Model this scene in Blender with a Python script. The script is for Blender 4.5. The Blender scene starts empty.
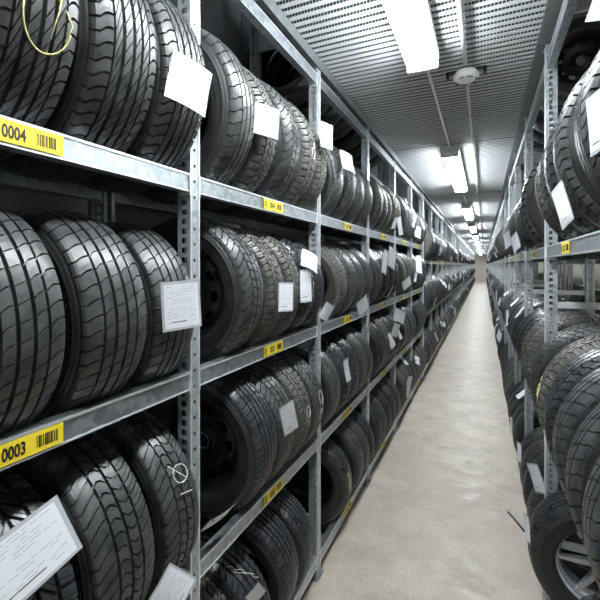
import bpy, bmesh, math, random
import numpy as np
from mathutils import Matrix, Vector
random.seed(7); rnd = random.random
PI = math.pi
SC = bpy.context.scene
COL = SC.collection

# ------------------------------------------------------------------ camera, world, exposure
CAM_H = 1.904
cam = bpy.data.cameras.new('camera'); cam_o = bpy.data.objects.new('camera', cam); COL.objects.link(cam_o)
cam.sensor_width = 36; cam.lens = 24.0; cam.shift_y = -0.0583; cam.clip_start = 0.02; cam.clip_end = 200
cam_o.location = (0, 0, CAM_H); cam_o.rotation_euler = (PI/2, 0, math.radians(24.7))
SC.camera = cam_o
w = bpy.data.worlds.new('world'); SC.world = w; w.use_nodes = True
w.node_tree.nodes['Background'].inputs[0].default_value = (.86, .93, 1.0, 1)
w.node_tree.nodes['Background'].inputs[1].default_value = 0.6
SC.view_settings.view_transform = 'Standard'; SC.view_settings.look = 'None'
SC.view_settings.gamma = 1; SC.view_settings.use_curve_mapping = False
SC.view_settings.exposure = 0.4
LAMP = 46.0       # emission strength of every ceiling lamp diffuser

# ------------------------------------------------------------------ materials
def mat(name, base, rough=.5, metal=0, emit=None, es=0, spec=.5):
    m = bpy.data.materials.new(name); m.use_nodes = True
    b = m.node_tree.nodes['Principled BSDF']
    b.inputs['Base Color'].default_value = (*base, 1); b.inputs['Roughness'].default_value = rough
    b.inputs['Metallic'].default_value = metal; b.inputs['Specular IOR Level'].default_value = spec
    if emit: b.inputs['Emission Color'].default_value = (*emit, 1); b.inputs['Emission Strength'].default_value = es
    return m
def noise_mat(name, c0, c1, scale, rough=(.5,.5), metal=0, bump=0, detail=4, spec=.5, coord='Object', lo=.35, hi=.65, vor=False, stretch=None):
    m = mat(name, c0, rough[0], metal, spec=spec); nt = m.node_tree; N = nt.nodes; L = nt.links
    b = N['Principled BSDF']; tc = N.new('ShaderNodeTexCoord')
    src = tc.outputs[coord]
    if stretch:
        mp = N.new('ShaderNodeMapping'); mp.inputs['Scale'].default_value = stretch; L.new(src, mp.inputs['Vector']); src = mp.outputs[0]
    if vor:
        n = N.new('ShaderNodeTexVoronoi'); n.inputs['Scale'].default_value = scale
        sep = N.new('ShaderNodeSeparateColor'); L.new(n.outputs['Color'], sep.inputs[0]); fac = sep.outputs[0]
    else:
        n = N.new('ShaderNodeTexNoise'); n.inputs['Scale'].default_value = scale; n.inputs['Detail'].default_value = detail; n.inputs['Roughness'].default_value = .65
        fac = n.outputs[0]
    L.new(src, n.inputs['Vector'])
    cr = N.new('ShaderNodeMapRange'); cr.inputs['From Min'].default_value = lo; cr.inputs['From Max'].default_value = hi
    L.new(fac, cr.inputs[0])
    mx = N.new('ShaderNodeMix'); mx.data_type = 'RGBA'; mx.inputs[6].default_value = (*c0,1); mx.inputs[7].default_value = (*c1,1)
    L.new(cr.outputs[0], mx.inputs[0]); L.new(mx.outputs[2], b.inputs['Base Color'])
    mr = N.new('ShaderNodeMapRange'); mr.inputs['To Min'].default_value = rough[0]; mr.inputs['To Max'].default_value = rough[1]
    L.new(cr.outputs[0], mr.inputs[0]); L.new(mr.outputs[0], b.inputs['Roughness'])
    if bump:
        bp = N.new('ShaderNodeBump'); bp.inputs['Strength'].default_value = bump; bp.inputs['Distance'].default_value = .002
        L.new(fac, bp.inputs['Height']); L.new(bp.outputs[0], b.inputs['Normal'])
    return m
M = {}
M['tread_a'] = noise_mat('tread_rubber', (.026,.028,.030), (.066,.069,.070), 26, (.30,.46), detail=6, bump=.12, spec=.6)
M['tread_b'] = noise_mat('tread_rubber_dusty', (.050,.050,.047), (.120,.117,.106), 18, (.42,.62), detail=6, bump=.12, spec=.6)
M['tread_c'] = noise_mat('tread_rubber_dark', (.017,.019,.022), (.042,.045,.050), 24, (.26,.42), detail=6, bump=.12, spec=.6)
M['side'] = noise_mat('sidewall_rubber', (.011,.012,.013), (.028,.028,.028), 14, (.42,.6), detail=5, bump=.1)
M['side_b'] = noise_mat('sidewall_rubber_dusty', (.030,.029,.027), (.062,.060,.055), 12, (.5,.7), detail=5, bump=.1)
M['liner'] = mat('liner_rubber', (.014,.014,.015), .6)
M['galv'] = noise_mat('galvanised_steel', (.30,.34,.37), (.50,.54,.57), 45, (.32,.48), metal=.85, vor=True, lo=0, hi=1)
M['galvlip'] = mat('folded_steel_edge', (.78,.81,.84), .3, .6)
M['galvup'] = noise_mat('galvanised_post', (.38,.42,.45), (.56,.60,.63), 50, (.34,.48), metal=.6, vor=True, lo=0, hi=1)
M['bolt'] = mat('zinc_bolt', (.6,.62,.64), .3, .9)
M['yellow'] = mat('yellow_label', (.87,.68,.035), .45)
M['black'] = mat('black_print', (.012,.012,.012), .5)
M['grey'] = mat('grey_print', (.42,.43,.46), .6)
M['paper'] = mat('white_paper', (.70,.72,.76), .6)
M['sleeve'] = mat('plastic_sleeve', (.42,.45,.48), .3)
M['cream'] = mat('cream_card', (.8,.76,.5), .5)
M['steelrim'] = mat('black_steel', (.02,.021,.023), .3, .3)
M['rimedge'] = mat('worn_steel_edge', (.25,.27,.29), .35, .7)
M['alloy'] = mat('silver_alloy', (.62,.66,.72), .25, .85)
M['chalk_w'] = mat('white_chalk', (.70,.70,.64), .8)
M['chalk_y'] = mat('yellow_chalk', (.62,.58,.26), .8)
M['strap'] = mat('black_plastic', (.02,.02,.02), .4)
M['white'] = mat('white_plastic', (.86,.86,.85), .35)
M['lampbody'] = mat('lamp_housing', (.72,.74,.75), .4)
M['lamp'] = mat('lamp_diffuser', (.9,.9,.9), .4, emit=(.93,.98,1.0), es=LAMP)
M['wallback'] = noise_mat('grey_blue_panel', (.27,.30,.33), (.36,.39,.42), 3, (.35,.5), metal=.2)
M['wallend'] = noise_mat('beige_wall', (.78,.74,.66), (.82,.78,.70), 3)
M['roof'] = mat('dark_roof', (.03,.035,.042), .7)
M['rail'] = noise_mat('grey_steel_angle', (.16,.18,.19), (.23,.25,.26), 30, (.4,.5), metal=.5, vor=True, lo=0, hi=1)

def floor_mat():
    m = mat('concrete_floor', (.5,.47,.43), .4); nt = m.node_tree; N = nt.nodes; L = nt.links; b = N['Principled BSDF']
    tc = N.new('ShaderNodeTexCoord')
    def noise(sc, det, st=None):
        mp = N.new('ShaderNodeMapping'); L.new(tc.outputs['Object'], mp.inputs[0])
        if st: mp.inputs['Scale'].default_value = st
        n = N.new('ShaderNodeTexNoise'); n.inputs['Scale'].default_value = sc; n.inputs['Detail'].default_value = det; n.inputs['Roughness'].default_value = .7
        L.new(mp.outputs[0], n.inputs['Vector']); return n.outputs[0]
    def mr(x, a, c, d=0, e=1):
        r = N.new('ShaderNodeMapRange'); r.inputs['From Min'].default_value = a; r.inputs['From Max'].default_value = c
        r.inputs['To Min'].default_value = d; r.inputs['To Max'].default_value = e; L.new(x, r.inputs[0]); return r.outputs[0]
    def mix(f, A, B):
        x = N.new('ShaderNodeMix'); x.data_type = 'RGBA'; L.new(f, x.inputs[0])
        for k, v in ((6,A),(7,B)):
            if isinstance(v, tuple): x.inputs[k].default_value = (*v,1)
            else: L.new(v, x.inputs[k])
        return x.outputs[2]
    c = mix(mr(noise(3.2, 10), .38, .62), (.375,.335,.278), (.52,.472,.400))
    c = mix(mr(noise(14, 6, (1,.35,1)), .5, .75, 0, .5), c, (.58,.54,.48))
    c = mix(mr(noise(60, 10, (1,.5,1)), .48, .72, 0, .6), c, (.26,.235,.205))
    c = mix(mr(noise(11, 12, (1,.6,1)), .60, .70, 0, .25), c, (.24,.215,.19))
    c = mix(mr(noise(.5, 2), .4, .62, 0, .35), c, (.47,.39,.325))
    L.new(c, b.inputs['Base Color'])
    L.new(mr(noise(9, 8, (.6,2.2,1)), .40, .62, .62, .30), b.inputs['Roughness'])
    bp = N.new('ShaderNodeBump'); bp.inputs['Strength'].default_value = .15; bp.inputs['Distance'].default_value = .003
    L.new(noise(20, 6), bp.inputs['Height']); L.new(bp.outputs[0], b.inputs['Normal'])
    return m
M['floor'] = floor_mat()

def ceiling_mat():
    # bright galvanised sheet; punched slots along the troughs, widened to paint in ridge shade
    m = mat('perforated_sheet', (.6,.63,.65), .55, .0, spec=.25); nt = m.node_tree; N = nt.nodes; L = nt.links; b = N['Principled BSDF']
    tc = N.new('ShaderNodeTexCoord'); sp = N.new('ShaderNodeSeparateXYZ'); L.new(tc.outputs['Object'], sp.inputs[0])
    def math_(op, a, b_=None):
        n = N.new('ShaderNodeMath'); n.operation = op
        for k, v in ((0,a),(1,b_)):
            if v is None: continue
            if isinstance(v,(int,float)): n.inputs[k].default_value = v
            else: L.new(v, n.inputs[k])
        return n.outputs[0]
    fx = math_('FRACT', math_('DIVIDE', math_('ADD', sp.outputs[0], 50), .017))
    fy = math_('FRACT', math_('DIVIDE', math_('ADD', sp.outputs[1], 55), .055))
    slot_shade = math_('MULTIPLY', math_('LESS_THAN', fx, .82), math_('MULTIPLY', math_('GREATER_THAN', fy, .0), math_('LESS_THAN', fy, .40)))
    mx = N.new('ShaderNodeMix'); mx.data_type = 'RGBA'; mx.inputs[6].default_value = (.60,.63,.65,1); mx.inputs[7].default_value = (.030,.033,.036,1)
    L.new(slot_shade, mx.inputs[0]); L.new(mx.outputs[2], b.inputs['Base Color'])
    return m
M['ceil'] = ceiling_mat()

# ------------------------------------------------------------------ mesh helpers
class MB:
    def __init__(s): s.v = []; s.f = []; s.m = []; s.sm = []
    def add(s, vs, fs, mi=0, smooth=False, tf=None):
        o = len(s.v)
        s.v += [tuple(tf @ Vector(p)) for p in vs] if tf is not None else [tuple(p) for p in vs]
        for f in fs: s.f.append(tuple(o+i for i in f)); s.m.append(mi); s.sm.append(smooth)
        return s
    def box(s, x0, x1, y0, y1, z0, z1, mi=0, tf=None):
        v = [(x,y,z) for x in (x0,x1) for y in (y0,y1) for z in (z0,z1)]
        return s.add(v, [(0,1,3,2),(4,6,7,5),(0,4,5,1),(2,3,7,6),(0,2,6,4),(1,5,7,3)], mi, False, tf)
    def lathe(s, prof, n, mi=0, smooth=True, closed=False, tf=None, axis='y'):
        vs = []; fs = []; k = len(prof)
        for i in range(n):
            a = 2*PI*i/n; c, q = math.cos(a), math.sin(a)
            for r, y in prof: vs.append((r*c, y, r*q) if axis == 'y' else (r*c, r*q, y))
        for i in range(n):
            j = (i+1) % n
            for a in range(k if closed else k-1):
                b = (a+1) % k; fs.append((i*k+a, i*k+b, j*k+b, j*k+a))
        return s.add(vs, fs, mi, smooth, tf)
    def tube(s, pts, r, n=8, mi=0):
        pts = [Vector(p) for p in pts]; vs = []; fs = []
        for i, p in enumerate(pts):
            t = (pts[min(i+1,len(pts)-1)] - pts[max(i-1,0)]).normalized()
            u = t.orthogonal().normalized() if i == 0 else (u - t*u.dot(t)).normalized()
            w_ = t.cross(u)
            for k in range(n):
                a = 2*PI*k/n; vs.append(p + (u*math.cos(a)+w_*math.sin(a))*r)
        for i in range(len(pts)-1):
            for k in range(n): fs.append((i*n+k, i*n+(k+1)%n, (i+1)*n+(k+1)%n, (i+1)*n+k))
        fs.append(tuple(range(n))[::-1]); fs.append(tuple(range((len(pts)-1)*n, len(pts)*n)))
        return s.add(vs, fs, mi, True)
    def mesh(s, name, mats, bevel=0):
        me = bpy.data.meshes.new(name); me.from_pydata(s.v, [], s.f)
        for m_ in (mats if isinstance(mats,(list,tuple)) else [mats]): me.materials.append(m_)
        me.polygons.foreach_set('material_index', s.m); me.polygons.foreach_set('use_smooth', s.sm)
        bm = bmesh.new(); bm.from_mesh(me); bmesh.ops.recalc_face_normals(bm, faces=bm.faces)
        if bevel: bmesh.ops.bevel(bm, geom=[e for e in bm.edges if len(e.link_faces)==2 and e.calc_face_angle(0)>.6], offset=bevel, segments=2, affect='EDGES', clamp_overlap=True)
        bm.to_mesh(me); bm.free(); me.update(); return me
def ob(name, data, parent=None, loc=(0,0,0), rot=None):
    o = bpy.data.objects.new(name, data); COL.objects.link(o); o.location = loc
    if rot: o.rotation_euler = rot
    if parent is not None: o.parent = parent
    return o
def tag(o, label, cat, group=None):
    o['label'] = label; o['category'] = cat
    if group: o['group'] = group
    return o
def struct(o): o['kind'] = 'structure'; return o

# ------------------------------------------------------------------ dimensions
XL, XR, DEP = -.92, .318, .475                  # rack fronts (left, right) and rack depth
Y_END = 52.0; Y_BACK = -6.0
LY = [1.118 + 1.155*k for k in range(-1, 6)]   # upright positions, near left rack
FY = [LY[-1] + .06 + 1.155*k for k in range(0, 35)]
RY = [2.65 + 1.22*k for k in range(-2, 37)]
LZ = [.096, .815, 1.503, 2.188]; LTOP = 3.035
FZ = [.096, 1.03, 1.955]
RZ = [.096, .98, 1.978]
ZC = 3.165                                     # underside level of the aisle ceiling

# ------------------------------------------------------------------ room shell
struct(ob('floor', MB().box(-1.6, 3.4, Y_BACK, Y_END, -.1, 0).mesh('floor', M['floor'])))
mb = MB()
y = Y_BACK
while y < Y_END:                                # tall wall panels with open seams
    mb.box(-1.62, -1.56, y+.006, y+1.19, 0, 4.2); y += 1.2
mb.box(-1.66, -1.62, Y_BACK, Y_END, 0, 4.2)
struct(ob('wall_left', mb.mesh('wall_left', M['wallback'])))
struct(ob('wall_right', MB().box(3.4, 3.5, Y_BACK, Y_END, 0, 4.2).mesh('wall_right', M['wallend'])))
struct(ob('wall_far', MB().box(-1.66, 3.5, Y_END, Y_END+.1, 0, 4.2).mesh('wall_far', M['wallend'])))
struct(ob('wall_near', MB().box(-1.66, 3.5, Y_BACK-.1, Y_BACK, 0, 4.2).mesh('wall_near', M['wallend'])))
struct(ob('ceiling', MB().box(-1.66, 3.5, Y_BACK, Y_END, 4.2, 4.3).mesh('roof', M['roof'])))
# corrugated aisle ceiling: ridges run across the aisle, sheets lap every 1.6 m
def corrugated(y0, y1, x0, x1, z, p=.055, h=.026):
    b = MB(); prof = []
    y = y0
    while y < y1 - 1e-6:
        prof += [(y, z+h), (y+.30*p, z+h), (y+.42*p, z), (y+.88*p, z)]; y += p
    prof.append((y, z+h))
    n = len(prof); vs = [(x0,a,c) for a,c in prof] + [(x1,a,c) for a,c in prof]
    vs += [(x0,a,c+.002) for a,c in prof] + [(x1,a,c+.002) for a,c in prof]
    fs = []
    for i in range(n-1): fs += [(i,i+1,n+i+1,n+i), (2*n+i, 3*n+i, 3*n+i+1, 2*n+i+1)]
    return b.add(vs, fs)
k = 0; yy = -1.925
while yy < Y_END - .5:
    L_ = .055*29
    c = ob('ceiling', corrugated(yy, yy+L_, XL+.0, XR-.0, ZC + (.004 if k % 2 else 0)).mesh('ceiling_sheet', M['ceil'])); struct(c)
    yy += L_; k += 1
def ceiling_rail(name, x0, x1, z0, z1, lipx):
    b = MB(); b.box(x0, x1, Y_BACK, Y_END, z0, z1)
    for i in range(40):
        b.lathe([(.009,z0-.006),(.009,z0),(0,z0)][::-1] + [], 8, 1, False, axis='z', tf=Matrix.Translation(((x0+x1)/2, .4+i*1.155, 0)))
    return struct(ob(name, b.mesh(name, [M['rail'], M['bolt']])))
ceiling_rail('trim_1', XL-.045, XL+.012, LTOP+.066, ZC-.002, XL)
ceiling_rail('trim_2', XR-.045, XR+.045, LTOP+.112, ZC-.002, XR)

# ------------------------------------------------------------------ lamps, conduit, detector
LAMP_Y = [2.447 - 4.28*2 - 2.2, ]
lm_body = MB().box(-.092,.092,0,2.24,-.060,.008).mesh('housing', M['lampbody'], .006)
b = MB()
prof = [(-.084,-.004),(-.083,-.050),(-.066,-.076),(.066,-.076),(.083,-.050),(.084,-.004)]
n = len(prof); vs = [(a,.03,c) for a,c in prof]+[(a,2.21,c) for a,c in prof]
b.add(vs, [(i,(i+1)%n,n+(i+1)%n,n+i) for i in range(n)] + [tuple(range(n)), tuple(range(n,2*n))[::-1]])
lm_diff = b.mesh('diffuser', M['lamp'])
b = MB(); b.box(-.088,.088,0,.03,-.076,.002)
lm_cap = b.mesh('end_cap', M['white'], .004)
lm_clip = MB().box(-.088,.088,-.006,.006,-.02,.004).mesh('clip', M['bolt'])
ordn = ['nearest','second','third','fourth','fifth','sixth','seventh','eighth','ninth','tenth','eleventh','twelfth']
i = 0
for k in range(-2, 12):
    y0 = 2.447 - 2.24 + 4.28*k
    r = ob('ceiling_lamp', None, loc=(-.327, y0, 3.118))
    if k >= 0 : lab = 'long white ceiling lamp over the aisle, %s one from the foreground' % ordn[k]
    else: lab = 'long white ceiling lamp over the aisle behind the viewpoint' + (', farther one' if k == -2 else ', nearer one')
    tag(r, lab, 'lamp', 'ceiling lamps over the aisle')
    ob('housing', lm_body, r, (0,0,.035)); ob('diffuser', lm_diff, r); ob('end_cap', lm_cap, r); ob('end_cap', lm_cap, r, (0,2.21,0))
    if k >= 0 and k < 4:
        for q in (.4, 1.12, 1.84): ob('clip', lm_clip, r, (0,q,.0))
r = ob('ceiling_lamp', None, loc=(2.3, 2.5, 3.4)); tag(r, 'long white ceiling lamp over the neighbouring aisle, unseen past the right rack', 'lamp')  # unseen lamp, added to light the view through the right rack
ob('housing', lm_body, r, (0,0,.035)); ob('diffuser', lm_diff, r)
r = ob('ceiling_lamp', None, loc=(2.3, 7.5, 3.4)); tag(r, 'unseen distant white ceiling lamp over the neighbouring aisle behind the right rack', 'lamp')  # farther unseen lamp, added to light the same neighbouring aisle
ob('housing', lm_body, r, (0,0,.035)); ob('diffuser', lm_diff, r)

# round conduit along the ceiling on saddle clips
cx, cz = -.105, ZC-.018
r = ob('conduit', MB().tube([(cx,-2,cz),(cx,2.66,cz)], .011, 10).mesh('conduit', M['white']))
tag(r, 'bright round cable conduit on the ceiling, nearer than the smoke detector', 'pipe')
r2 = ob('conduit', MB().tube([(cx,2.95,cz),(cx,20,cz),(cx,Y_END-.1,cz)], .009, 10).mesh('conduit', M['white']))
tag(r2, 'thin cable conduit on the ceiling running away beyond the smoke detector', 'pipe')
sad = MB().box(-.022,.022,-.008,.008,-.013,.018).mesh('saddle_clip', M['galv'], .002)
for yy in (-.9,.4,1.7): ob('saddle_clip', sad, r, (cx,yy,cz))
for yy in [3.6+1.4*i for i in range(12)]: ob('saddle_clip', sad, r2, (cx,yy,cz))
for k in range(0, 6):
    y0 = 2.45 + 4.28*k
    c = ob('conduit', MB().tube([(-.327,y0,ZC-.016),(-.327,y0+2.03,ZC-.016)], .009, 8).mesh('conduit', M['white']))
    tag(c, 'short cable conduit on the ceiling between the %s and %s lamps' % (ordn[k], ordn[k+1]), 'pipe')
d = ob('smoke_detector', None, loc=(cx, 2.80, ZC-.01)); tag(d, 'round white smoke detector on the perforated ceiling between two conduits', 'smoke detector')
b = MB(); b.box(-.12,.12,-.02,.02,0.0,.012); b.box(-.12,-.10,-.03,.03,-.03,.004); b.box(.10,.12,-.03,.03,-.03,.004)
ob('bracket', b.mesh('bracket', M['steelrim'], .002), d)
ob('base', MB().lathe([(0,0),(.062,0),(.066,-.006),(.066,-.022),(.0,-.022)], 40, axis='z').mesh('base', M['white']), d)
dome = ob('dome', MB().lathe([(.078,-.022),(.080,-.032),(.074,-.046),(.058,-.058),(.040,-.066),(.022,-.072),(0,-.073)], 48, axis='z').mesh('dome', M['white']), d)
b = MB()
for a0 in (-2.2,-1.42, -.3, .6, 1.5, 2.6):
    for q in range(6):
        a = a0+q*.09
        tf = Matrix.Rotation(a,4,'Z') @ Matrix.Translation((.061,0,-.0565)) @ Matrix.Rotation(.65,4,'Y')
        b.box(-.0075,.0075,-.0032,.0032,-.0035,.0016, 0, tf)
ob('vent_slots', b.mesh('vent_slots', M['strap']), dome)

# ------------------------------------------------------------------ racks
def sheet(b, w_, h_, cols, pitch, hh, z0, place, mi=0):
    """flat strip of width w_ and height h_ with slot columns; place(u,z)->xyz"""
    xs = [0]
    for c0, c1 in cols: xs += [c0, c1]
    xs.append(w_); zs = []; z = 0
    n = int(h_/pitch)
    for i in range(n): zs += [i*pitch, i*pitch+(pitch-hh)]
    zs.append(h_)
    V = [place(u, z0+z) for z in zs for u in xs]; W = len(xs); F = []
    holes = {2*i+1 for i in range(len(cols))}
    for j in range(len(zs)-1):
        for i in range(W-1):
            if j % 2 == 1 and i in holes: continue
            F.append((j*W+i, j*W+i+1, (j+1)*W+i+1, (j+1)*W+i))
    b.add(V, F, mi)
def upright_mesh(z1, side, holes=True):
    # open C section: front flange in the rack face, two webs going back. side=+1: face looks to +X
    b = MB(); W = .048; D = .055; s = side
    if holes:
        sheet(b, W, z1, [(.019,.028)], .055, .010, 0, lambda u,z: (0, -W/2+u, z))
        for yy in (-W/2, W/2):
            sheet(b, D, z1, [(.014,.036)], .0333, .019, 0, lambda u,z: (-s*u, yy, z))
        for yy, d_ in ((-W/2, 1), (W/2, -1)):
            sheet(b, .012, z1, [], z1, .01, 0, lambda u,z: (-s*D, yy+d_*u, z))
        b.box(-.006*0-.0, s*.003, -W/2-.001, -W/2+.006, 0, z1, 1)
        b.box(0, s*.003, W/2-.006, W/2+.001, 0, z1, 1)
    else: b.box(min(0,-s*D), max(0,-s*D), -W/2, W/2, 0, z1)
    me = b.mesh('upright', [M['galvup'], M['galvlip']])
    return me
def foot_mesh(s):
    b = MB(); b.box(-.065 if s>0 else -.015, .015 if s>0 else .065, -.05,.05,0,.006)
    b.lathe([(.0,.016),(.008,.016),(.008,.006)], 6, 1, False, axis='z', tf=Matrix.Translation((s*.007,.038,0)))
    b.lathe([(.0,.016),(.008,.016),(.008,.006)], 6, 1, False, axis='z', tf=Matrix.Translation((s*.007,-.038,0)))
    return b.mesh('foot_plate', [M['galv'], M['bolt']])
def beam_mesh(L_, s, h=.062):
    # front face at x=0 looking s; stepped box section with lips and end connectors
    b = MB(); hh = h/2
    def bx(x0,x1,*a, mi=0): b.box(min(s*x0,s*x1), max(s*x0,s*x1), *a, mi)
    bx(-.040, -.003, 0, L_, -hh, hh)
    bx(-.003, .001, 0, L_, hh-.006, hh, mi=1); bx(-.003, .0, 0, L_, -hh, -hh+.004, mi=1)
    for y0 in (0, L_-.004): bx(-.042, .003, y0, y0+.004, -hh-.012, hh+.003, mi=1)
    return b.mesh('shelf_beam', [M['galv'], M['galvlip']])
def text_mesh(body, size):
    cu = bpy.data.curves.new('t', 'FONT'); cu.body = body; cu.size = size; cu.resolution_u = 3; cu.offset = size*.03
    o = bpy.data.objects.new('t', cu); COL.objects.link(o)
    bpy.context.view_layer.update()
    me = bpy.data.meshes.new_from_object(o.evaluated_get(bpy.context.evaluated_depsgraph_get()))
    bpy.data.objects.remove(o)
    vs = [tuple(v.co) for v in me.vertices]; fs = [tuple(p.vertices) for p in me.polygons]
    bpy.data.meshes.remove(me); return vs, fs
def label_mesh(num, s, short=False):
    # yellow location label, 0.19 x 0.045, reading along +Y on a +X face (or -Y on a -X face)
    b = MB(); L_ = .19 if not short else .06; h = .047
    b.box(min(0,s*.0012), max(0,s*.0012), -L_/2, L_/2, -h/2, h/2, 0)
    def pl(vs, x0, z0, sx, sz):
        return [(s*.0019, s*(x0+x*sx), z0+yv*sz) for x, yv, _ in vs]
    if not short:
        for body, x0, in (('03', -.090), (num, -.041)):
            vs, fs = text_mesh(body, .040)
            b.add(pl(vs, x0, -.0135, .62, .98), fs, 1)
        x = .032; random.seed(int(num))
        for q in range(13):
            w_ = random.choice((.0012,.002,.0035)); b.box(*sorted((s*.0010,s*.0018)), *sorted((s*x, s*(x+w_))), -.013,.014,1); x += w_+random.choice((.001,.0018,.003))
            if x > .078: break
    else:
        vs, fs = text_mesh('03', .026); b.add(pl(vs, -.022, 0, .62, .8), fs, 1)
        vs, fs = text_mesh(num, .020); b.add(pl(vs, -.024, -.018, .8, .8), fs, 1)
    return b.mesh('shelf_label', [M['yellow'], M['black']])
LABELS = {}
def get_label(num, s, short=False):
    k = (num, s, short)
    if k not in LABELS: LABELS[k] = label_mesh(num, s, short)
    return LABELS[k]

def build_rack(ys, x, s, zs, ztop, label, near_n, z_up, struts, short=False, nodeck=False, plate=True):
    """s=+1: rack face looks to +X (left rack). Members: upright, foot_plate, shelf_beam (> shelf_label), frame_strut"""
    root = ob('tyre_rack', None, loc=(x, ys[0], 0)); tag(root, label, 'rack')
    P = lambda o: o
    up = upright_mesh(z_up, s); upb = upright_mesh(z_up, -s); ups = upright_mesh(z_up, s, False)
    ft = foot_mesh(s); ftb = foot_mesh(-s)
    y0 = ys[0]
    for i, y in enumerate(ys):
        nr = i < near_n
        ob('upright', up if nr else ups, root, (0, y-y0, 0))
        ob('upright', upb if nr else ups, root, (-s*DEP if nr else -s*(DEP-.055), y-y0, 0))
        if nr: ob('foot_plate', ft, root, (0,y-y0,0)); ob('foot_plate', ftb, root, (-s*DEP,y-y0,0))
    st = MB().box(min(-s*.05,-s*(DEP-.05)), max(-s*.05,-s*(DEP-.05)), -.014, .014, -.018, .018).mesh('frame_strut', M['galvlip'], .003)
    plt = MB().box(min(-s*.05,-s*(DEP-.05)), max(-s*.05,-s*(DEP-.05)), -.012, .012, 0, .17).mesh('frame_plate', M['galvlip'], .003)
    mbf = MB()
    for i, y in enumerate(ys):
        for z in struts:
            if i < near_n: ob('frame_strut', st, root, (0,y-y0,z))
            else: mbf.box(min(-s*.05,-s*(DEP-.05)), max(-s*.05,-s*(DEP-.05)), y-y0-.014, y-y0+.014, z-.018, z+.018)
        if plate and i < 8: ob('frame_plate', plt, root, (0,y-y0,3.30))
    if mbf.v: o = ob('frame_strut', mbf.mesh('frame_strut', M['galvlip']), root); o['kind'] = 'stuff'
    L_ = ys[1]-ys[0]-.048
    bmF = beam_mesh(L_, s); bmB = beam_mesh(L_, -s); far = MB(); cnt = 0
    lv = list(enumerate(zs)) + [(len(zs), ztop)]
    for i in range(len(ys)-1):
        yb = ys[i]+.024-y0
        for li, z in lv:
            hz = z
            if cnt < 98:
                o = ob('shelf_beam', bmF, root, (0, yb, hz)); cnt += 1
                if i < 9 and li < len(zs):
                    num = '%04d' % (li+1)
                    ob('shelf_label', get_label(num, s, short), o, (s*.0008, L_/2 + (.0 if not short else .06), 0))
                ob('shelf_beam', bmB, root, (-s*DEP, yb, hz)); cnt += 1
            else:
                far.box(min(0,-s*.04), max(0,-s*.04), yb, yb+L_, hz-.031, hz+.031)
                far.box(min(-s*DEP,-s*(DEP-.04)), max(-s*DEP,-s*(DEP-.04)), yb, yb+L_, hz-.031, hz+.031)
    if far.v: o = ob('shelf_beam', far.mesh('shelf_beam', M['galv']), root); o['kind'] = 'stuff'
    return root
build_rack(LY, XL, 1, LZ, LTOP, 'galvanised steel tyre rack with five beam levels, nearest on the left of the aisle', 7, 3.9, (.17,.34,1.16))
build_rack(FY[0:], XL, 1, FZ, LTOP, 'galvanised steel tyre rack with wider shelf gaps, running off beyond the nearest left rack', 8, 3.9, (.34,1.70))
build_rack(RY, XR, -1, RZ, LTOP, 'galvanised steel tyre rack along the whole right side of the aisle', 10, 3.9, (.34,1.68,2.62))

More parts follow.
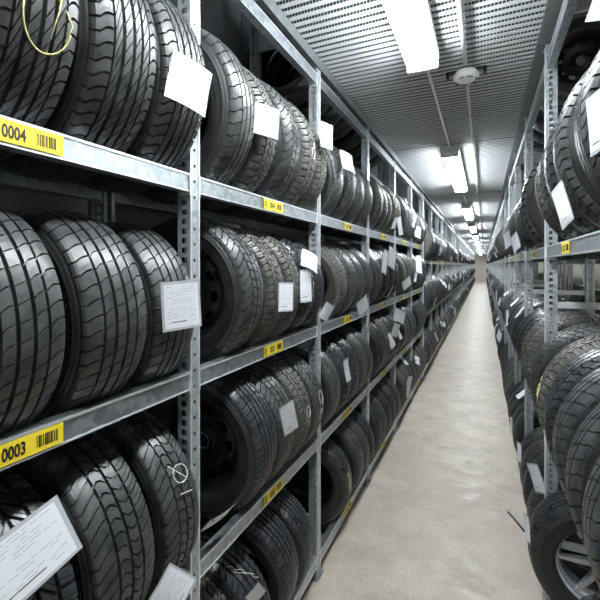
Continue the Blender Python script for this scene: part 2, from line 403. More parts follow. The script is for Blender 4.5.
# ------------------------------------------------------------------ tyres
R0 = .32; W0 = .205
def tread_mesh(name, grooves, ribs, N, material, depth=.0100):
    """grooves: [(centre s, half width s)] in -1..1; ribs: one dict per rib: slant (pitches), curve, g (lateral groove depth 0..1),
    full (0..1 part of the rib crossed, + from outer side), gw (groove width as part of the pitch), sipe"""
    hw = W0/2*.80
    edges = [-1.0]
    for c, h in grooves: edges += [c-h, c+h]
    edges.append(1.0)
    cols = []   # (y, dr, shift, rib index or None, lateral depth factor)
    nr = len(ribs)
    for ri in range(nr):
        a, b_ = edges[2*ri], edges[2*ri+1]; rb = ribs[ri]; nc = 5 if ri in (0, nr-1) else 4
        if ri == 0:      # shoulder wrap
            for yy, dd, lf in ((-.0930,.034,0.0),(-.0925,.0235,1),(-.0885,.0150,1)):
                cols.append((yy*W0/.205, dd, rb['sh']+0, ri, lf*rb['g']))
        for q in range(nc):
            t = q/(nc-1); s_ = a+(b_-a)*t
            sh = rb['sh'] + rb['slant']*t + rb.get('curve',0)*math.sin(t*PI)
            part = rb.get('full', 1)
            lf = rb['g'] if (part >= 1 or (part > 0 and t <= part+1e-6) or (part < 0 and 1-t <= -part+1e-6)) else 0
            cols.append((s_*hw, .0110*abs(s_)**3, sh, ri, lf))
        if ri == nr-1:
            for yy, dd, lf in ((.0885,.0150,1),(.0925,.0235,1),(.0930,.034,0.0)):
                cols.append((yy*W0/.205, dd, rb['sh']+rb['slant'], ri, lf*rb['g']))
        if ri < nr-1:
            g0, g1 = edges[2*ri+1], edges[2*ri+2]; e = (g1-g0)*.16
            for s_, k in ((g0+e, ri), (g1-e, ri+1)):
                rr = ribs[k]; sh = rr['sh'] + (rr['slant'] if k == ri else 0)
                cols.append((s_*hw, .0110*abs(s_)**3+depth, sh, None, 0))
    K = len(cols)
    base = []
    for rb in ribs: base.append((rb.get('gw',.12), rb.get('sipe',0)))
    ph = 8; V = np.zeros((N*ph, K, 3)); 
    for ci, (yy, dr, sh, ri, lf) in enumerate(cols):
        gw, sp = base[ri] if ri is not None else (.12, 0)
        P = [0, .02, gw, gw+.02, .54, .555, .585, .60]
        H = [0, lf*depth*.95, lf*depth*.95, 0, 0, sp*depth*.7*(lf>0), sp*depth*.7*(lf>0), 0]
        for k in range(ph):
            ang = (np.arange(N) + P[k] + sh)*2*PI/N
            r = R0 - dr - H[k]
            V[k::ph, ci, 0] = r*np.cos(ang); V[k::ph, ci, 1] = yy; V[k::ph, ci, 2] = r*np.sin(ang)
    n = N*ph; vs = V.reshape(-1,3)
    i = np.arange(n)[:,None]; j = np.arange(K-1)[None,:]; i2 = (i+1) % n
    F = np.stack([i*K+j, i*K+j+1, i2*K+j+1, i2*K+j], -1).reshape(-1,4)
    me = bpy.data.meshes.new(name); me.from_pydata(vs.tolist(), [], F.tolist()); me.materials.append(material)
    me.polygons.foreach_set('use_smooth', [False]*len(me.polygons)); me.update()
    return me
def rb(slant, g=1, sh=0, curve=0, full=1, gw=.12, sipe=0): return dict(slant=slant, g=g, sh=sh, curve=curve, full=full, gw=gw, sipe=sipe)
T = {}
T['summer'] = tread_mesh('tread', [(-.58,.04),(-.20,.055),(.20,.055),(.58,.04)],
    [rb(.30,1,0,.10,gw=.11), rb(.35,.7,.30,.1,gw=.08), rb(.25,.4,.65,full=.67,gw=.08), rb(.35,.7,.9,.1,gw=.08), rb(.40,1,1.25,.10,gw=.11)], 48, M['tread_a'], .0115)
T['directional'] = tread_mesh('tread', [(-.60,.035),(-.30,.06),(.06,.06),(.36,.05),(.66,.035)],
    [rb(.5,1,0,.2,gw=.18,sipe=0), rb(1.6,1,.6,gw=.20), rb(1.0,.7,.4,full=.67,gw=.14), rb(.9,.7,.1,full=.67,gw=.14), rb(1.2,1,.2,gw=.18), rb(.4,1,.5,.2,gw=.18,sipe=0)], 62, M['tread_a'], .0120)
T['winter'] = tread_mesh('tread', [(-.6,.05),(-.2,.05),(.2,.05),(.6,.05)],
    [rb(.1,1,0,gw=.26,sipe=1), rb(.5,1,.3,gw=.24,sipe=1), rb(-.4,1,.6,gw=.2,sipe=1), rb(.5,1,.1,gw=.24,sipe=1), rb(-.1,1,.4,gw=.26,sipe=1)], 60, M['tread_b'], .0110)
T['touring'] = tread_mesh('tread', [(-.42,.045),(0.05,.05),(.50,.045)],
    [rb(.9,1,0,.1,gw=.16,sipe=0), rb(-.2,1,.3,.30,gw=.16), rb(-.2,1,.5,-.30,gw=.16), rb(.6,1,.4,-.12,gw=.16,sipe=1)], 56, M['tread_a'], .0110)
T['ribbed'] = tread_mesh('tread', [(-.66,.045),(-.36,.055),(-.0,.055),(.36,.055),(.66,.045)],
    [rb(.2,1,0,gw=.2,sipe=1), rb(.3,.8,.2,full=.67,gw=.14), rb(.3,.6,.1,full=.34,gw=.12), rb(.3,.6,.4,full=-.34,gw=.12), rb(.3,.8,.7,full=-.67,gw=.14), rb(-.2,1,.5,gw=.2,sipe=1)], 66, M['tread_c'], .0115)
T['block'] = tread_mesh('tread', [(-.5,.07),(-.02,.06),(.5,.07)],
    [rb(.3,1,0,gw=.30,sipe=1), rb(.8,1,.3,gw=.26,sipe=1), rb(-.8,1,.2,gw=.26,sipe=1), rb(-.3,1,.5,gw=.30,sipe=1)], 46, M['tread_c'], .0125)
T['blue'] = tread_mesh('tread', [(-.58,.05),(-.2,.07),(.2,.07),(.58,.05)],
    [rb(.5,1,0,.2,gw=.18), rb(.3,.7,.3,full=.67,gw=.14), rb(.2,.6,0,full=.34,gw=.12), rb(.3,.7,.3,full=-.67,gw=.14), rb(.5,1,.3,.2,gw=.18)], 54, M['tread_c'], .0115)
M_STYLE = {'summer':'side','directional':'side','winter':'side_b','touring':'side','ribbed':'side','block':'side','blue':'side'}
LOOK = {'summer':'four-groove','directional':'arrow-treaded','winter':'fine-blocked','touring':'three-groove','ribbed':'narrow-ribbed','block':'coarse-blocked','blue':'smooth-ribbed'}

def sidewall_mesh(sgn, material):
    b = MB(); S = sgn
    pr = [(.2865,.0935),(.2845,.0965),(.279,.0985),(.272,.1015),(.2705,.1035),(.268,.1035),(.2665,.1020),(.252,.1045),(.240,.1035),(.230,.0990),(.2285,.1000),(.2265,.0995),(.2255,.0965),(.214,.0890),(.2105,.0880),(.2065,.0850),(.2035,.0800),(.2035,.0700)]
    b.lathe([(r, S*y) for r, y in pr], 96)
    random.seed(11)
    a = .4                                            # raised moulded marks around the wall
    while a < 6.2:
        if (a % 3.1) < 1.5:
            for rr0, rr1 in ((.243,.259),):
                w_ = .018
                vs = []
                for (r_, yy) in ((rr0,.1048),(rr1,.1043)):
                    for da in (0, w_/rr0*.62):
                        vs.append((r_*math.cos(a+da), S*(yy+.0006), r_*math.sin(a+da))); vs.append((r_*math.cos(a+da), S*(yy-.001), r_*math.sin(a+da)))
                b.add(vs, [(0,2,6,4),(0,4,5,1),(2,3,7,6),(0,1,3,2),(4,6,7,5)], 0)
            a += .085
        else: a += .09
    for k in range(120):                              # fine radial serration by the rim
        a = 2*PI*k/120
        tf = Matrix.Rotation(-a,4,'Y') @ Matrix.Translation((.2475+.0, 0, 0))
    return b.mesh('sidewall', material)
liner = MB().lathe([(.2035,.0700),(.212,.076),(.235,.091),(.258,.095),(.285,.085),(.298,.060),(.301,0),(.298,-.060),(.285,-.085),(.258,-.095),(.235,-.091),(.212,-.076),(.2035,-.0700)], 64).mesh('inner_liner', M['liner'])
SW = {k: (sidewall_mesh(1, M[k]), sidewall_mesh(-1, M[k])) for k in ('side','side_b')}
# pressed steel wheel
def steel_wheel():
    b = MB()
    b.lathe([(.212,-.084),(.2155,-.082),(.213,-.078),(.203,-.076),(.198,-.066),(.186,-.045),(.172,-.02),(.172,.02),(.186,.055),(.2,.075),(.213,.08)], 64)
    zones = [(.172,-.012),(.150,-.03),(.128,-.042),(.112,-.040),(.085,-.018),(.060,-.016),(.052,-.03),(.034,-.034),(.030,-.016)]
    n = 60; vs = []; fs = []
    for i in range(n):
        a = 2*PI*i/n
        for r_, y in zones: vs.append((r_*math.cos(a), y, r_*math.sin(a)))
    k = len(zones)
    for i in range(n):
        for q in range(k-1):
            if q == 1 and (i % 6) in (1,2,3): continue
            fs.append((i*k+q, i*k+q+1, ((i+1)%n)*k+q+1, ((i+1)%n)*k+q))
    b.add(vs, fs, 0, True)
    rimm = b.mesh('steel_wheel', M['steelrim'])
    b = MB(); b.lathe([(.2125,-.0848),(.2165,-.0835),(.2165,-.080),(.2125,-.0840)], 64, closed=True)
    edge = b.mesh('rim_edge', M['rimedge'])
    b = MB(); b.lathe([(.030,-.036),(.036,-.0362),(.036,-.033),(.030,-.033)], 32, closed=True); ring = b.mesh('hub_ring', M['rimedge'])
    bolt = MB().lathe([(0,-.030),(.008,-.030),(.009,-.014)], 6, smooth=False).mesh('bolt_hole', M['rimedge'])
    return rimm, edge, ring, bolt
SWH = steel_wheel()
def alloy_wheel():
    b = MB()
    b.lathe([(.214,-.086),(.218,-.083),(.214,-.079),(.200,-.076),(.192,-.062),(.180,-.03),(.180,.02),(.195,.07),(.214,.08)], 72)
    rim = b.mesh('alloy_rim', M['alloy'])
    b = MB()
    for k in range(7):
        a = 2*PI*k/7
        tf = Matrix.Rotation(a,4,'Y')
        vs = [(.045,-.048,-.016),(.045,-.048,.016),(.192,-.066,.008),(.192,-.066,-.008),(.045,-.015,-.016),(.045,-.015,.016),(.186,-.040,.008),(.186,-.040,-.008)]
        b.add(vs, [(0,1,2,3),(4,7,6,5),(0,3,7,4),(1,5,6,2),(0,4,5,1),(3,2,6,7)], 0, False, tf)
    b.lathe([(0,-.05),(.028,-.05),(.034,-.055),(.058,-.054),(.062,-.02)], 40)
    sp = b.mesh('spokes', M['alloy'], .003)
    return rim, sp
ALW = alloy_wheel()
low = MB().lathe([(.20,.075),(.228,.098),(.255,.104),(.285,.095),(.305,.088),(.315,.062),(.3195,.045),(.314,.043),(.314,.033),(.320,.031),(.320,.005),(.314,.003),(.314,-.006),(.320,-.008),(.3195,-.045),(.314,-.047),(.314,-.052),(.315,-.062),(.305,-.088),(.285,-.095),(.255,-.104),(.228,-.098),(.20,-.075),(.29,-.06),(.30,0),(.29,.06)], 40, closed=True)
LOWM = {k: low.mesh('tyre_far', M[m_]) for k, m_ in (('a','tread_a'),('b','tread_b'),('c','tread_c'))}

POS = []
def make_tyre(kind, x, y, z, R=.32, yaw=0, lean=0, roll=None, wscale=1.0, label='', group=None, wheel=None, near=True, sideb=None):
    """x,y,z = centre. Returns the tyre's root empty"""
    sc_ = R/R0; roll = rnd()*6.28 if roll is None else roll
    if near:
        o = ob('tyre', None); 
        ob('tread', T[kind], o)
        sd = SW[sideb or M_STYLE[kind]]
        ob('sidewall', sd[1], o); ob('sidewall', sd[0], o); ob('inner_liner', liner, o)
        if wheel == 'steel':
            c = ob('steel_wheel', SWH[0], o); ob('rim_edge', SWH[1], c); ob('hub_ring', SWH[2], c)
            for k in range(5): ob('bolt_hole', SWH[3], c, (.048*math.cos(k*2*PI/5), 0, .048*math.sin(k*2*PI/5)))
        if wheel == 'alloy':
            c = ob('alloy_rim', ALW[0], o); c['label'] = 'bright silver alloy rim'; ob('spokes', ALW[1], c)
    else:
        o = ob('tyre', LOWM[kind])
    o.location = (x,y,z); o.rotation_mode = 'YXZ'
    # Blender 'YXZ' applies Y first, then X, then Z
    o.rotation_euler = (lean, roll, yaw); o.scale = (sc_, sc_*wscale, sc_)
    tag(o, label, 'tyre', group)
    return o
GAP = DEP/2 - .040
def seat(R, zb):  return zb + .031 + math.sqrt(R*R - GAP*GAP) + .001
ORD = ['first','second','third','fourth','fifth','sixth','seventh']
BAY = ['first','second','third','fourth','fifth','sixth','seventh','eighth','ninth','tenth','eleventh','twelfth']
CXL = XL - DEP/2; CXR = XR + DEP/2
TY = {}
ROWN = ['bottom','third','second','top']
def put(side, bay, row, idx, y, kind, R=.32, yaw=0, lean=0, wheel=None, w=1.0, near=True, zb=None, rown=None, extra='', roll=None, dx=0, sideb=None):
    cx_ = CXL if side == 'left' else CXR
    zc = seat(R, zb)
    words = {'far': 'far ', 'near': ''}
    look = LOOK.get(kind, 'small distant')
    lab = '%s tyre%s, %s in %s bay of %s rack, %s%s' % (look, extra, ORD[idx], BAY[bay], side, rown, '' if 'above' in rown else ' row')
    o = make_tyre(kind, cx_+dx, y, zc, R, math.radians(yaw), math.radians(lean), roll, w, lab, 'tyres on the %s rack' % side, wheel, near, sideb)
    TY[(side,bay,row,idx)] = o
    return o
kinds = list(T)
# ---- left rack: explicit near bays.  (row, bay): list of (y, kind, R, yaw, lean, wheel, w)
LROW = {0:'bottom',1:'lower middle',2:'upper middle',3:'top'}
L = {
 (3,0): [(.30,'directional',.345,0,2,None,1.1),(.52,'directional',.345,0,2,None,1.08),(.755,'directional',.345,-1,3,None,1.10),(.985,'directional',.345,-2,3,None,1.0)],
 (2,0): [(.27,'summer',.302,0,1,None,1.05),(.515,'summer',.302,0,2,None,1.10),(.765,'summer',.302,-2,3,None,1.10),(.995,'summer',.296,-3,3,None,1.0)],
 (1,0): [(.33,'winter',.31,0,1,None,1.05),(.55,'block',.31,0,2,None,1.0),(.79,'touring',.315,-3,3,None,1.08),(1.005,'touring',.315,-3,3,None,.98)],
 (0,0): [(.40,'ribbed',.31,0,0,None,1.0),(.70,'ribbed',.31,0,0,None,1.0),(.95,'touring',.31,0,0,None,1.0)],
 (3,1): [(1.270,'summer',.350,4,6,None,.88),(1.475,'winter',.340,4,6,None,.88),(1.70,'touring',.345,4,5,None,.92),(1.92,'winter',.345,3,4,None,.90),(2.12,'winter',.33,3,4,None,.86)],
 (2,1): [(1.385,'touring',.322,3,4,'steel',.92),(1.60,'winter',.315,3,4,None,.92),(1.79,'winter',.315,3,4,None,.88),(1.97,'block',.315,3,4,None,.84),(2.14,'block',.31,3,4,None,.82)],
 (1,1): [(1.49,'ribbed',.332,2,4,'steel',.95),(1.70,'touring',.32,3,5,None,.95),(1.91,'winter',.32,3,4,None,.9),(2.11,'touring',.315,3,3,None,.88)],
 (0,1): [(1.26,'winter',.30,6,0,None,.9),(1.47,'blue',.31,6,8,None,.95),(1.72,'ribbed',.325,8,7,None,.95),(1.93,'ribbed',.32,8,7,None,.95)],
 (0,2): [(2.62,'blue',.325,10,6,None,.9),(2.95,'touring',.32,6,5,None,.95),(3.14,'touring',.315,6,5,None,.9),(3.31,'ribbed',.315,5,4,None,.8)],
}
for (row, bay), lst in L.items():
    for i, (y, kd, R, yaw, lean, wh, ww) in enumerate(lst):
        put('left', bay, row, i, y, kd, R, yaw, lean, wh, ww, True, LZ[row], LROW[row], extra=' on steel wheel' if wh == 'steel' else '')
n_ind = sum(len(v) for v in L.values())
random.seed(21)
for bay in range(2, 6):
    for row in range(4):
        if (row, bay) in L: continue
        y0, y1 = LY[bay]+random.choice((.05,.05,.12,.2)), LY[bay+1]-.04
        n = random.choice((4,5)) if y1-y0 > 1.0 else 4; kd0 = random.choice(('touring','winter','winter','block','directional'))
        ww = .88 if n == 5 else .96; pitch = (y1-y0-.02)/n; yw = random.uniform(1,5); ln = random.uniform(1,4); RR = random.uniform(.318,.335) if row == 3 else random.uniform(.31,.325)
        for i in range(n):
            kd = kd0 if rnd() < .6 else random.choice(('winter','touring','block','directional','summer'))
            put('left', bay, row, i, y0+pitch*(i+.5), kd, RR+random.uniform(-.006,.006), yw*.6, ln*.6, 'steel' if (i==0 and rnd()<.35) else None, ww, True, LZ[row], LROW[row], extra='')
            n_ind += 1
# top-level tyres above the upper beams, left
for bay in range(2, 4):
    for i in range(4):
        y = LY[bay]+.17+.27*i
        put('left', bay, 4, i, y, 'touring', .29, 0, 0, None, .95, True, LTOP, 'above top beams', dx=-.075); n_ind += 1
# ---- right rack
RROW = {0:'bottom',1:'middle',2:'top'}
R_ = {
 (2,0): [(.98,'directional',.335,-3,3,None,1.05),(1.25,'directional',.335,-3,3,None,1.05)],
 (2,1): [(1.55,'directional',.345,-3,3,None,1.0),(1.775,'blue',.345,-3,3,None,.98),(1.985,'directional',.340,-3,4,None,.92),(2.18,'winter',.335,-3,4,None,.90)],
 (2,2): [(2.84,'block',.345,-8,9,None,1.0),(3.25,'ribbed',.33,-3,4,None,.95),(3.47,'ribbed',.33,-3,4,None,.95),(3.69,'touring',.33,-3,4,None,.95)],
 (1,0): [(.42,'ribbed',.33,-2,0,None,1.05),(.66,'summer',.33,-2,0,None,1.05),(.90,'blue',.335,-2,0,None,1.05),(1.13,'summer',.34,-2,2,None,1.0),(1.33,'summer',.345,-2,2,None,.8)],
 (1,1): [(1.56,'summer',.345,-3,3,None,1.05),(1.785,'blue',.345,-3,3,None,1.0),(2.01,'winter',.345,-4,4,None,1.0),(2.44,'touring',.335,-6,7,None,1.0)],
 (1,2): [(2.85,'winter',.33,-4,3,None,1.0),(3.08,'winter',.33,-4,3,None,1.0),(3.30,'block',.325,-4,3,None,1.0),(3.52,'ribbed',.325,-4,3,None,.95),(3.72,'ribbed',.325,-4,3,None,.9)],
 (0,0): [(1.0,'block',.32,0,0,None,1.0)],
 (0,1): [(1.69,'block',.352,0,0,None,1.0),(2.485,'ribbed',.340,-3,4,'alloy',1.0)],
 (0,2): [(2.82,'touring',.315,-3,3,None,.95),(3.12,'ribbed',.315,-3,3,None,.95),(3.36,'touring',.315,-3,3,None,.95),(3.6,'touring',.31,-3,3,None,.95)],
}
for (row, bay), lst in R_.items():
    for i, (y, kd, R, yaw, lean, wh, ww) in enumerate(lst):
        put('right', bay, row, i, y, kd, R, yaw, lean, wh, ww, True, RZ[row], RROW[row], extra=' on alloy wheel' if wh else ''); n_ind += 1
for bay in range(3, 6):
    for row in range(3):
        y0, y1 = RY[bay]+.05, RY[bay+1]-.04; n = 5; pitch = (y1-y0-.02)/n; RR = random.uniform(.318,.335)
        kd0 = random.choice(('touring','winter','winter','block','directional'))
        for i in range(n):
            kd = kd0 if rnd() < .6 else random.choice(('winter','touring','block','directional','summer'))
            put('right', bay, row, i, y0+pitch*(i+.5), kd, RR+random.uniform(-.006,.006), -random.uniform(0,3), 2, None, .93, True, RZ[row], RROW[row]); n_ind += 1
for bay, i, y, wh in ((2,0,3.375,'steel'),(2,1,3.62,None),(3,0,4.1,None),(3,1,4.4,None),(3,2,4.7,None)):
    put('right', bay, 3, i, y, 'touring', .29, 0, 0, wh, .95, True, LTOP+.05, 'above top beams', extra=' on steel wheel' if wh else '', dx=.06); n_ind += 1

# keep neighbours clear of each other and of the posts: narrow a tyre where the space between is tight
rows = {}
for k, o in TY.items(): rows.setdefault(k[:3], []).append(o)
for (side, bay, row), lst in rows.items():
    lst.sort(key=lambda o: o.location.y); ys = LY if side == 'left' else RY
    lim = [ys[bay]+.026] + [(a.location.y+b_.location.y)/2 for a, b_ in zip(lst, lst[1:])] + [ys[bay+1]-.026]
    for i, o in enumerate(lst):
        room = min(o.location.y-lim[i], lim[i+1]-o.location.y) - .003
        if .1048*o.scale[1] > room: o.scale[1] = max(room/.1048, .6)
# far tyres: individual ones up to 300 in all, the rest as one object
slots = []
random.seed(33)
for side, ys, zs, b0 in (('left', FY, FZ, 0), ('right', RY, RZ, 6)):
    for bay in range(b0, len(ys)-1):
        for row in range(3):
            if rnd() < .05: continue
            n = 5 if rnd() < .8 else 4
            y0, y1 = ys[bay]+.04, ys[bay+1]-.03; pitch = (y1-y0)/5; RR = random.uniform(.335,.362) if row else random.uniform(.325,.345)
            yw = random.uniform(-3,3); ln = random.uniform(-1,4); dxx = random.uniform(-.02,.02)*0
            for i in range(n):
                slots.append((y0+pitch*(i+.5), side, bay, row, i, zs[row], RR+random.uniform(-.008,.008), yw, ln))
slots.sort()
ROW3 = ['bottom','middle','upper']
n_left = max(0, 296 - n_ind)
fv = []; ff = []; fm = []; off = 0
lo2 = MB().lathe([(.21,.08),(.255,.104),(.30,.09),(.3195,.05),(.314,.04),(.314,.03),(.32,.025),(.32,-.025),(.314,-.03),(.314,-.04),(.3195,-.05),(.30,-.09),(.255,-.104),(.21,-.08),(.30,0)], 24, closed=True)
LV = np.array(lo2.v); LF = np.array(lo2.f)
far_pos = []
for k, (y, side, bay, row, i, zb, R, yw, ln) in enumerate(slots):
    cx_ = CXL if side == 'left' else CXR; zc = seat(R, zb)
    if k < n_left:
        lab = 'distant black tyre, %s in the %s bay %s, %s row' % (ORD[i], BAY[bay % 12] , 'of the far left rack' if side == 'left' else 'of the right rack', ROW3[row])
        if y > 60: lab = ''
        o = make_tyre(random.choice('aabc'), cx_, y, zc, R, math.radians(yw), math.radians(ln), None, .95, lab, 'tyres on the far left rack' if side == 'left' else 'tyres on the right rack', near=False)
    else:
        e = (Matrix.Rotation(math.radians(yw),4,'Z') @ Matrix.Rotation(math.radians(ln),4,'X'))
        A = np.array(e.to_3x3()); P = (LV*(R/R0)*np.array([1,.95,1])) @ A.T + np.array([cx_, y, zc])
        fv.append(P); ff.append(LF+off); fm += [random.randrange(3)]*len(LF); off += len(P)
    far_pos.append((cx_, y, zc, R, side, ('the %s tyre, %s bay of the %s rack, %s row' % (ORD[i], BAY[bay], 'far left' if side == 'left' else side, ROW3[row])) if bay < 12 else None))
me = bpy.data.meshes.new('distant_tyres'); me.from_pydata(np.concatenate(fv).tolist(), [], np.concatenate(ff).tolist())
for m_ in ('tread_a','tread_b','tread_c'): me.materials.append(M[m_])
me.polygons.foreach_set('material_index', fm); me.polygons.foreach_set('use_smooth', [True]*len(fm)); me.update()
o = ob('distant_tyres', me); tag(o, 'small distant tyres filling both racks towards the far end of the aisle', 'tyre'); o['kind'] = 'stuff'
print('INDIVIDUAL', n_ind, 'slots', len(slots))

# ---- neighbouring rack seen through the gap on the right
NX = 1.02
r = ob('tyre_rack', None, loc=(NX, 4.3, 0)); tag(r, 'galvanised rack of the neighbouring aisle seen through the right rack', 'rack')
upn = upright_mesh(3.9, -1)
for yy in (0, 1.22, 2.44, 3.66, 4.88):
    for xx in (.06, .47): ob('upright', upn, r, (xx, yy, 0))
bmn = beam_mesh(1.172, -1)
for yy in (0, 1.22, 2.44, 3.66):
    for zz in (.096, 1.02, 1.95, 2.9):
        ob('shelf_beam', bmn, r, (.06, yy+.024, zz)); ob('shelf_beam', bmn, r, (.43, yy+.024, zz))
j = 0
for bayk, yl in enumerate(((4.55,4.85,5.2),(5.8,6.3,),(6.95,7.3,7.6))):
    for y in yl:
        for zi, zz in enumerate((1.02,1.95)):
            R = .30; o = make_tyre('b', NX+.265, y, zz+.031+math.sqrt(R*R-.165**2)+.002, R, .2, 0, None, .95,
                'tyre on the neighbouring rack glimpsed through the gap, %s one back on its %s shelf' % ((ORD+['eighth'])[j//2], ('middle','upper')[zi]), 'tyres on the neighbouring rack', near=False); 
            j += 1

# ------------------------------------------------------------------ chalk marks on treads (part of their tyre)
def chalk(tyre, strokes, material, roll_front=0):
    """strokes: lists of (angle deg from the aisle side upwards, y across tread) in unrolled tyre space"""
    b = MB(); rl = tyre.rotation_euler[1]
    for st in strokes:
        pts = []
        for a, y in st:
            t = math.radians(a) + rl     # undo the roll so marks sit where the photo shows them
            pts.append((( R0+.0003)*math.cos(t), y, (R0+.0003)*math.sin(t)))
        b.tube(pts, .0017, 5)
    c = ob('chalk_mark', b.mesh('chalk_mark', material), tyre); c['label'] = 'hand-drawn chalk mark'
    return c
def circ(a0, y0, ra, ry, n=14, s=0, e=360): return [(a0+ra*math.sin(math.radians(s+(e-s)*i/n)), y0+ry*math.cos(math.radians(s+(e-s)*i/n))) for i in range(n+1)]
chalk(TY[('left',0,3,1)], [circ(-14,.015,12,.05,18,175,350), [(2,.045),(-10,.035),(-27,.02)], [(-9,.05),(-13,.065),(-19,.055)]], M['chalk_y'])
chalk(TY[('left',0,1,3)], [circ(28,.02,5,.035), [(35,-.02),(24,.04)],[(18,-.01),(16,.05)]], M['chalk_w'])
chalk(TY[('left',1,3,3)], [circ(-2,.0,5,.02), [(8,.02),(-2,.02)]], M['chalk_w'])
chalk(TY[('left',1,1,3)], [circ(10,.01,7,.03), circ(-8,.0,6,.025,10,0,250)], M['chalk_w'])
chalk(TY[('left',1,1,2)], [circ(6,.01,5,.025), [(0,-.01),(-10,.03)]], M['chalk_w'])
chalk(TY[('left',2,0,0)], [circ(5,-.05,14,.022)], M['chalk_y'])
chalk(TY[('left',1,0,1)], [[(60-q*4,-.05+.012*(q%2)+.012*q) for q in range(8)], [(52-q*3,-.04+.015*q) for q in range(6)]], M['chalk_w'])
chalk(TY[('left',1,2,3)], [[(-2,.02),(-20,.05)],[(6,.04),(-14,.07)],[(16,.0),(10,.04)]], M['chalk_w'])
chalk(TY[('right',1,1,2)], [circ(170,.0,5,.03), [(160,.02),(176,-.03)]], M['chalk_y'])
chalk(TY[('right',1,1,1)], [circ(192,.0,4,.02), [(186,.02),(200,-.03)]], M['chalk_w'])

# ------------------------------------------------------------------ paper tags
def tag_sheet(w_, h_, style, bend, seed, rows=14):
    random.seed(seed)
    nx, nz = 8, 12
    def surf(u, v, off): # u,v in -.5...5
        x = off - bend*(u*u*4)*w_*.10 + bend*.5*(v-.1)**2*h_*.5
        return (x, u*w_, v*h_)
    def grid(b, u0,u1,v0,v1, off, mi, th=.0006):
        vs = []; fs = []
        for L__ in (off, off-th):
            for j in range(nz+1):
                for i in range(nx+1): vs.append(surf(u0+(u1-u0)*i/nx, v0+(v1-v0)*j/nz, L__))
        n_ = (nx+1)*(nz+1)
        for j in range(nz):
            for i in range(nx):
                a = j*(nx+1)+i; fs += [(a,a+1,a+nx+2,a+nx+1), (n_+a, n_+a+nx+1, n_+a+nx+2, n_+a+1)]
        for i in range(nx): fs += [(i, n_+i, n_+i+1, i+1)]; t = nz*(nx+1)+i; fs += [(t, t+1, n_+t+1, n_+t)]
        for j in range(nz): a = j*(nx+1); fs += [(a, a+nx+1, n_+a+nx+1, n_+a)]; a += nx; fs += [(a, n_+a, n_+a+nx+1, a+nx+1)]
        b.add(vs, fs, mi, False)
    s1 = MB(); grid(s1, -.5,.5,-.5,.5, 0, 0, .0010)
    s2 = MB(); grid(s2, -.44,.44,-.45,.44, .0009, 0, .0007)
    def mark(u0,u1,v0,v1,mi):
        vs = [surf(u0,v0,.0016), surf(u1,v0,.0016), surf(u1,v1,.0016), surf(u0,v1,.0016)]; s2.add(vs, [(0,1,2,3)], mi)
    if style != 'blank':
        for k in range(rows):
            v = .38 - k*.78/rows
            u = -.38
            if rnd() < .12: continue
            while u < .32:
                l = random.uniform(.04,.16)
                if rnd() < .62: mark(u, min(u+l,.38), v, v+.012, 1)
                u += l+.03
        mark(-.38,.38,-.26,-.254,1); mark(-.30,.10,-.34,-.322,2)
        if style == 'bar':
            u = -.38
            while u < .36:
                l = random.uniform(.008,.028); mark(u,u+l,-.43,-.35,1); u += l+random.uniform(.008,.02)
    return s1.mesh('plastic_sleeve', M['sleeve']), s2.mesh('printed_sheet', [M['paper'], M['grey'], M['black']])
def make_tag(pos, side, w_, h_, yaw, pitch, roll, label, style='text', bend=.3, seed=1, tie=None, group='paper tags tied to tyres'):
    r = ob('paper_tag', None, loc=pos); base = 0 if side == 'left' else PI
    r.rotation_euler = (math.radians(roll), math.radians(pitch), base + math.radians(yaw))
    m1, m2 = tag_sheet(w_, h_, style, bend, seed)
    ob('plastic_sleeve', m1, r); ob('printed_sheet', m2, r)
    if tie:
        pts = [(-.001,tie[0]*w_,tie[1]*h_),(.004,tie[0]*w_*1.12,tie[1]*h_*1.12),(-.004,tie[0]*w_*1.3,tie[1]*h_*1.3),(-.02,tie[0]*w_*1.45,tie[1]*h_*1.4)]
        ob('tie', MB().tube(pts, .002, 6).mesh('tie', M['strap']), r)
    tag(r, label, 'paper tag', group)
    return r
c_, s_ = math.cos(math.radians(24.7)), math.sin(math.radians(24.7))
def at(u, v, X):
    """point on the lengthwise plane x = X at which that plane shows at picture point (u, v)"""
    t = (u-300)/400.0
    Y = X*(c_ + t*s_)/(t*c_ - s_); d = -X*s_ + Y*c_
    return (X, Y, CAM_H + (265-v)/400.0*d)
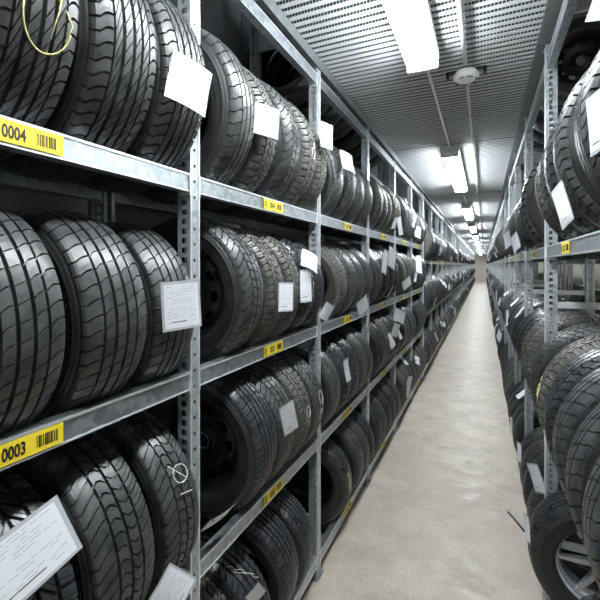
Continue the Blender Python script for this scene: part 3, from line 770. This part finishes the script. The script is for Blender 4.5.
for (u,v,X,side,w_,h_,yaw,pitch,roll,style,bend,tie,label) in [
    (190,84,-.755,'left',.125,.150,-22,-6,-14,'blank',.5,(-.5,0),'large blank white tag on the last upper tyre before the first upright'),
    (267,121,-.79,'left',.115,.125,-30,0,-4,'blank',.2,None,'square blank white tag on the second top-row tyre after the first upright'),
    (327,136,-.79,'left',.10,.14,-20,0,-2,'text',.2,None,'small white tag beside the second left upright in the top row'),
    (348,162,-.79,'left',.12,.15,-20,-20,-12,'text',.6,None,'curled white tag on top-row tyres before the third left upright'),
    (182,305,-.82,'left',.125,.145,-22,0,3,'text',.15,(-.5,.0),'grey-bordered printed tag against the first upright, upper middle row'),
    (28,556,-.825,'left',.175,.130,-10,-18,16,'text',.1,None,'largest printed sheet at the lower left corner, tilted on a tyre'),
    (286,297,-.81,'left',.085,.13,-25,0,-2,'text',.1,None,'upright rectangular tag, left one of the close pair in upper middle row'),
    (306,286,-.822,'left',.085,.165,-20,0,1,'text',.1,None,'upright rectangular tag, right one of the close pair in upper middle row'),
    (310,261,-.822,'left',.10,.13,-25,-35,-32,'blank',.8,None,'curled white tag on top of a tyre left of the second upright'),
    (327,312,-.822,'left',.10,.10,-20,20,-25,'text',.5,None,'crumpled white tag on the beam just behind the second left upright'),
    (363,305,-.822,'left',.12,.14,-20,20,38,'text',.5,None,'tilted white tag with black text before the third left upright'),
    (289,418,-.81,'left',.085,.155,-25,8,18,'text',.1,(.45,.5),'slanted lined tag on the second tyre of the lower middle row'),
    (347,370,-.822,'left',.05,.17,-20,8,20,'blank',.5,None,'thin white paper curl on lower middle row tyres past the second upright'),
    (172,592,-.82,'left',.11,.11,-25,-10,45,'text',.3,None,'white tag corner at the picture bottom left of the first upright'),
    (219,518,-.90,'left',.14,.07,-10,40,-4,'blank',.3,(-.3,.3),'pale crumpled sleeve under the big steel-wheeled tyre'),
    (256,594,-.83,'left',.07,.12,-20,20,35,'blank',.2,None,'white paper triangle at the bottom edge between bottom row tyres'),
    (562,205,.195,'right',.060,.128,20,0,27,'bar',.1,None,'long narrow printed strip on the right top tyre tread'),
    (597,122,.215,'right',.06,.13,20,0,8,'text',.1,None,'white tag cut off by the right picture edge on top tyre'),
    (536,478,.205,'right',.10,.115,25,8,24,'text',.2,None,'white printed tag low on the right rack behind the upright'),
    (527,528,.20,'right',.04,.13,30,0,10,'blank',.5,None,'white paper sliver beside the alloy-wheeled tyre'),
    (519,452,.20,'right',.04,.12,30,0,0,'blank',.5,None,'white paper sliver on bottom right tyres near the upright'),
    (499,335,.20,'right',.14,.16,20,0,-30,'text',.5,None,'white tag on distant middle row of the right rack'),
    (515,243,.20,'right',.10,.13,25,0,30,'text',.5,None,'white tag low on the top right tyre row behind the upright'),
    (507,240,.20,'right',.12,.16,25,0,20,'text',.5,None,'second white tag on the far top right tyre row'),
    (400,226,-.822,'left',.09,.20,-20,0,14,'text',.2,None,'long white tag on the top row after the third left upright'),
    (418,232,-.822,'left',.16,.16,-20,0,-10,'text',.2,None,'white tag with dark text on top row by the fifth upright'),
    (392,258,-.822,'left',.12,.22,-25,-10,-25,'text',.4,None,'white sheet over upper middle row tyres by the fourth upright'),
    (385,262,-.822,'left',.07,.24,-25,-10,-25,'blank',.4,None,'narrow white sheet beside the fourth upright, upper middle row'),
    (419,265,-.822,'left',.14,.24,-25,-10,-12,'text',.4,None,'white sheet on the upper middle row by the fifth upright'),
    (407,283,-.822,'left',.16,.12,-25,10,30,'text',.4,None,'white sheet low on the upper middle row before the fifth upright'),
    (396,330,-.822,'left',.12,.14,-25,10,-15,'text',.4,None,'white sheet on the lower middle row behind the fourth upright'),
    (409,384,-.822,'left',.10,.20,-25,10,-5,'text',.4,None,'white sheet on the bottom row before the fifth upright'),
    (400,316,-.822,'left',.20,.14,-25,0,-20,'text',.4,None,'white sheet on top of lower middle tyres past the fourth upright'),
    ]:
    p = at(u, v, X)
    make_tag(p, side, w_, h_, yaw, pitch, roll, label, style, bend, int(u*7+v), tie)
# yellowish card high on the right
o = make_tag(at(597,10,.40), 'right', .06, .08, 60, 0, -20, 'yellowish card hanging high at the right picture edge', 'text', .1, 5)
# random tags on farther tyres
tg = [MB() for _ in range(3)]; TM = []
for q in range(3):
    m1, m2 = tag_sheet((.10,.12,.08)[q], (.16,.14,.2)[q], 'text', .4, 40+q, 6)
    TM.append((m1, m2))
random.seed(5); nt = 0
cand = [((CXL if k[0]=='left' else CXR), o.location.y, o.location.z, o.scale[0]*R0, k[0], 'the %s tyre, %s bay of the %s rack, %s row' % (ORD[k[3]], BAY[k[1]], k[0], (LROW if k[0]=='left' else RROW)[k[2]])) for k, o in TY.items() if k[1] >= 3 and k[2] < 4 and not (k[0]=='right' and k[2]==3)]
cand += [c for c in far_pos if c[1] < 30]
for (x, y, z, R, side, where) in cand:
    if rnd() > (.30 if y < 12 else .30): continue
    if nt > 170: break
    s = 1 if side == 'left' else -1; a = math.radians(random.uniform(-30, 55)); m1 = TM[random.randrange(3)][1]
    rr = R+.006
    o = ob('paper_tag', m1, loc=(x+s*rr*math.cos(a), y+random.uniform(-.03,.03), z+rr*math.sin(a)))
    o.rotation_euler = (math.radians(random.uniform(-35,35)), -a*.9, (0 if s>0 else PI)+math.radians(random.uniform(-25,5)*s))
    tag(o, 'white tag on ' + where if where else 'tiny white tag among the farthest tyres of the %s rack' % side, 'paper tag', 'distant tags on the %s rack' % side)
    nt += 1
# black strap end poking into the aisle from the lower right tyres
p0 = Vector(at(524,531,.20)); p1 = Vector(at(508,512,.13))
o = ob('strap', MB().tube([p0, (p0+p1)/2+Vector((0,0,.004)), p1], .006, 8).mesh('strap', M['strap'])); tag(o, 'thin black strap end poking into the aisle at lower right', 'strap')
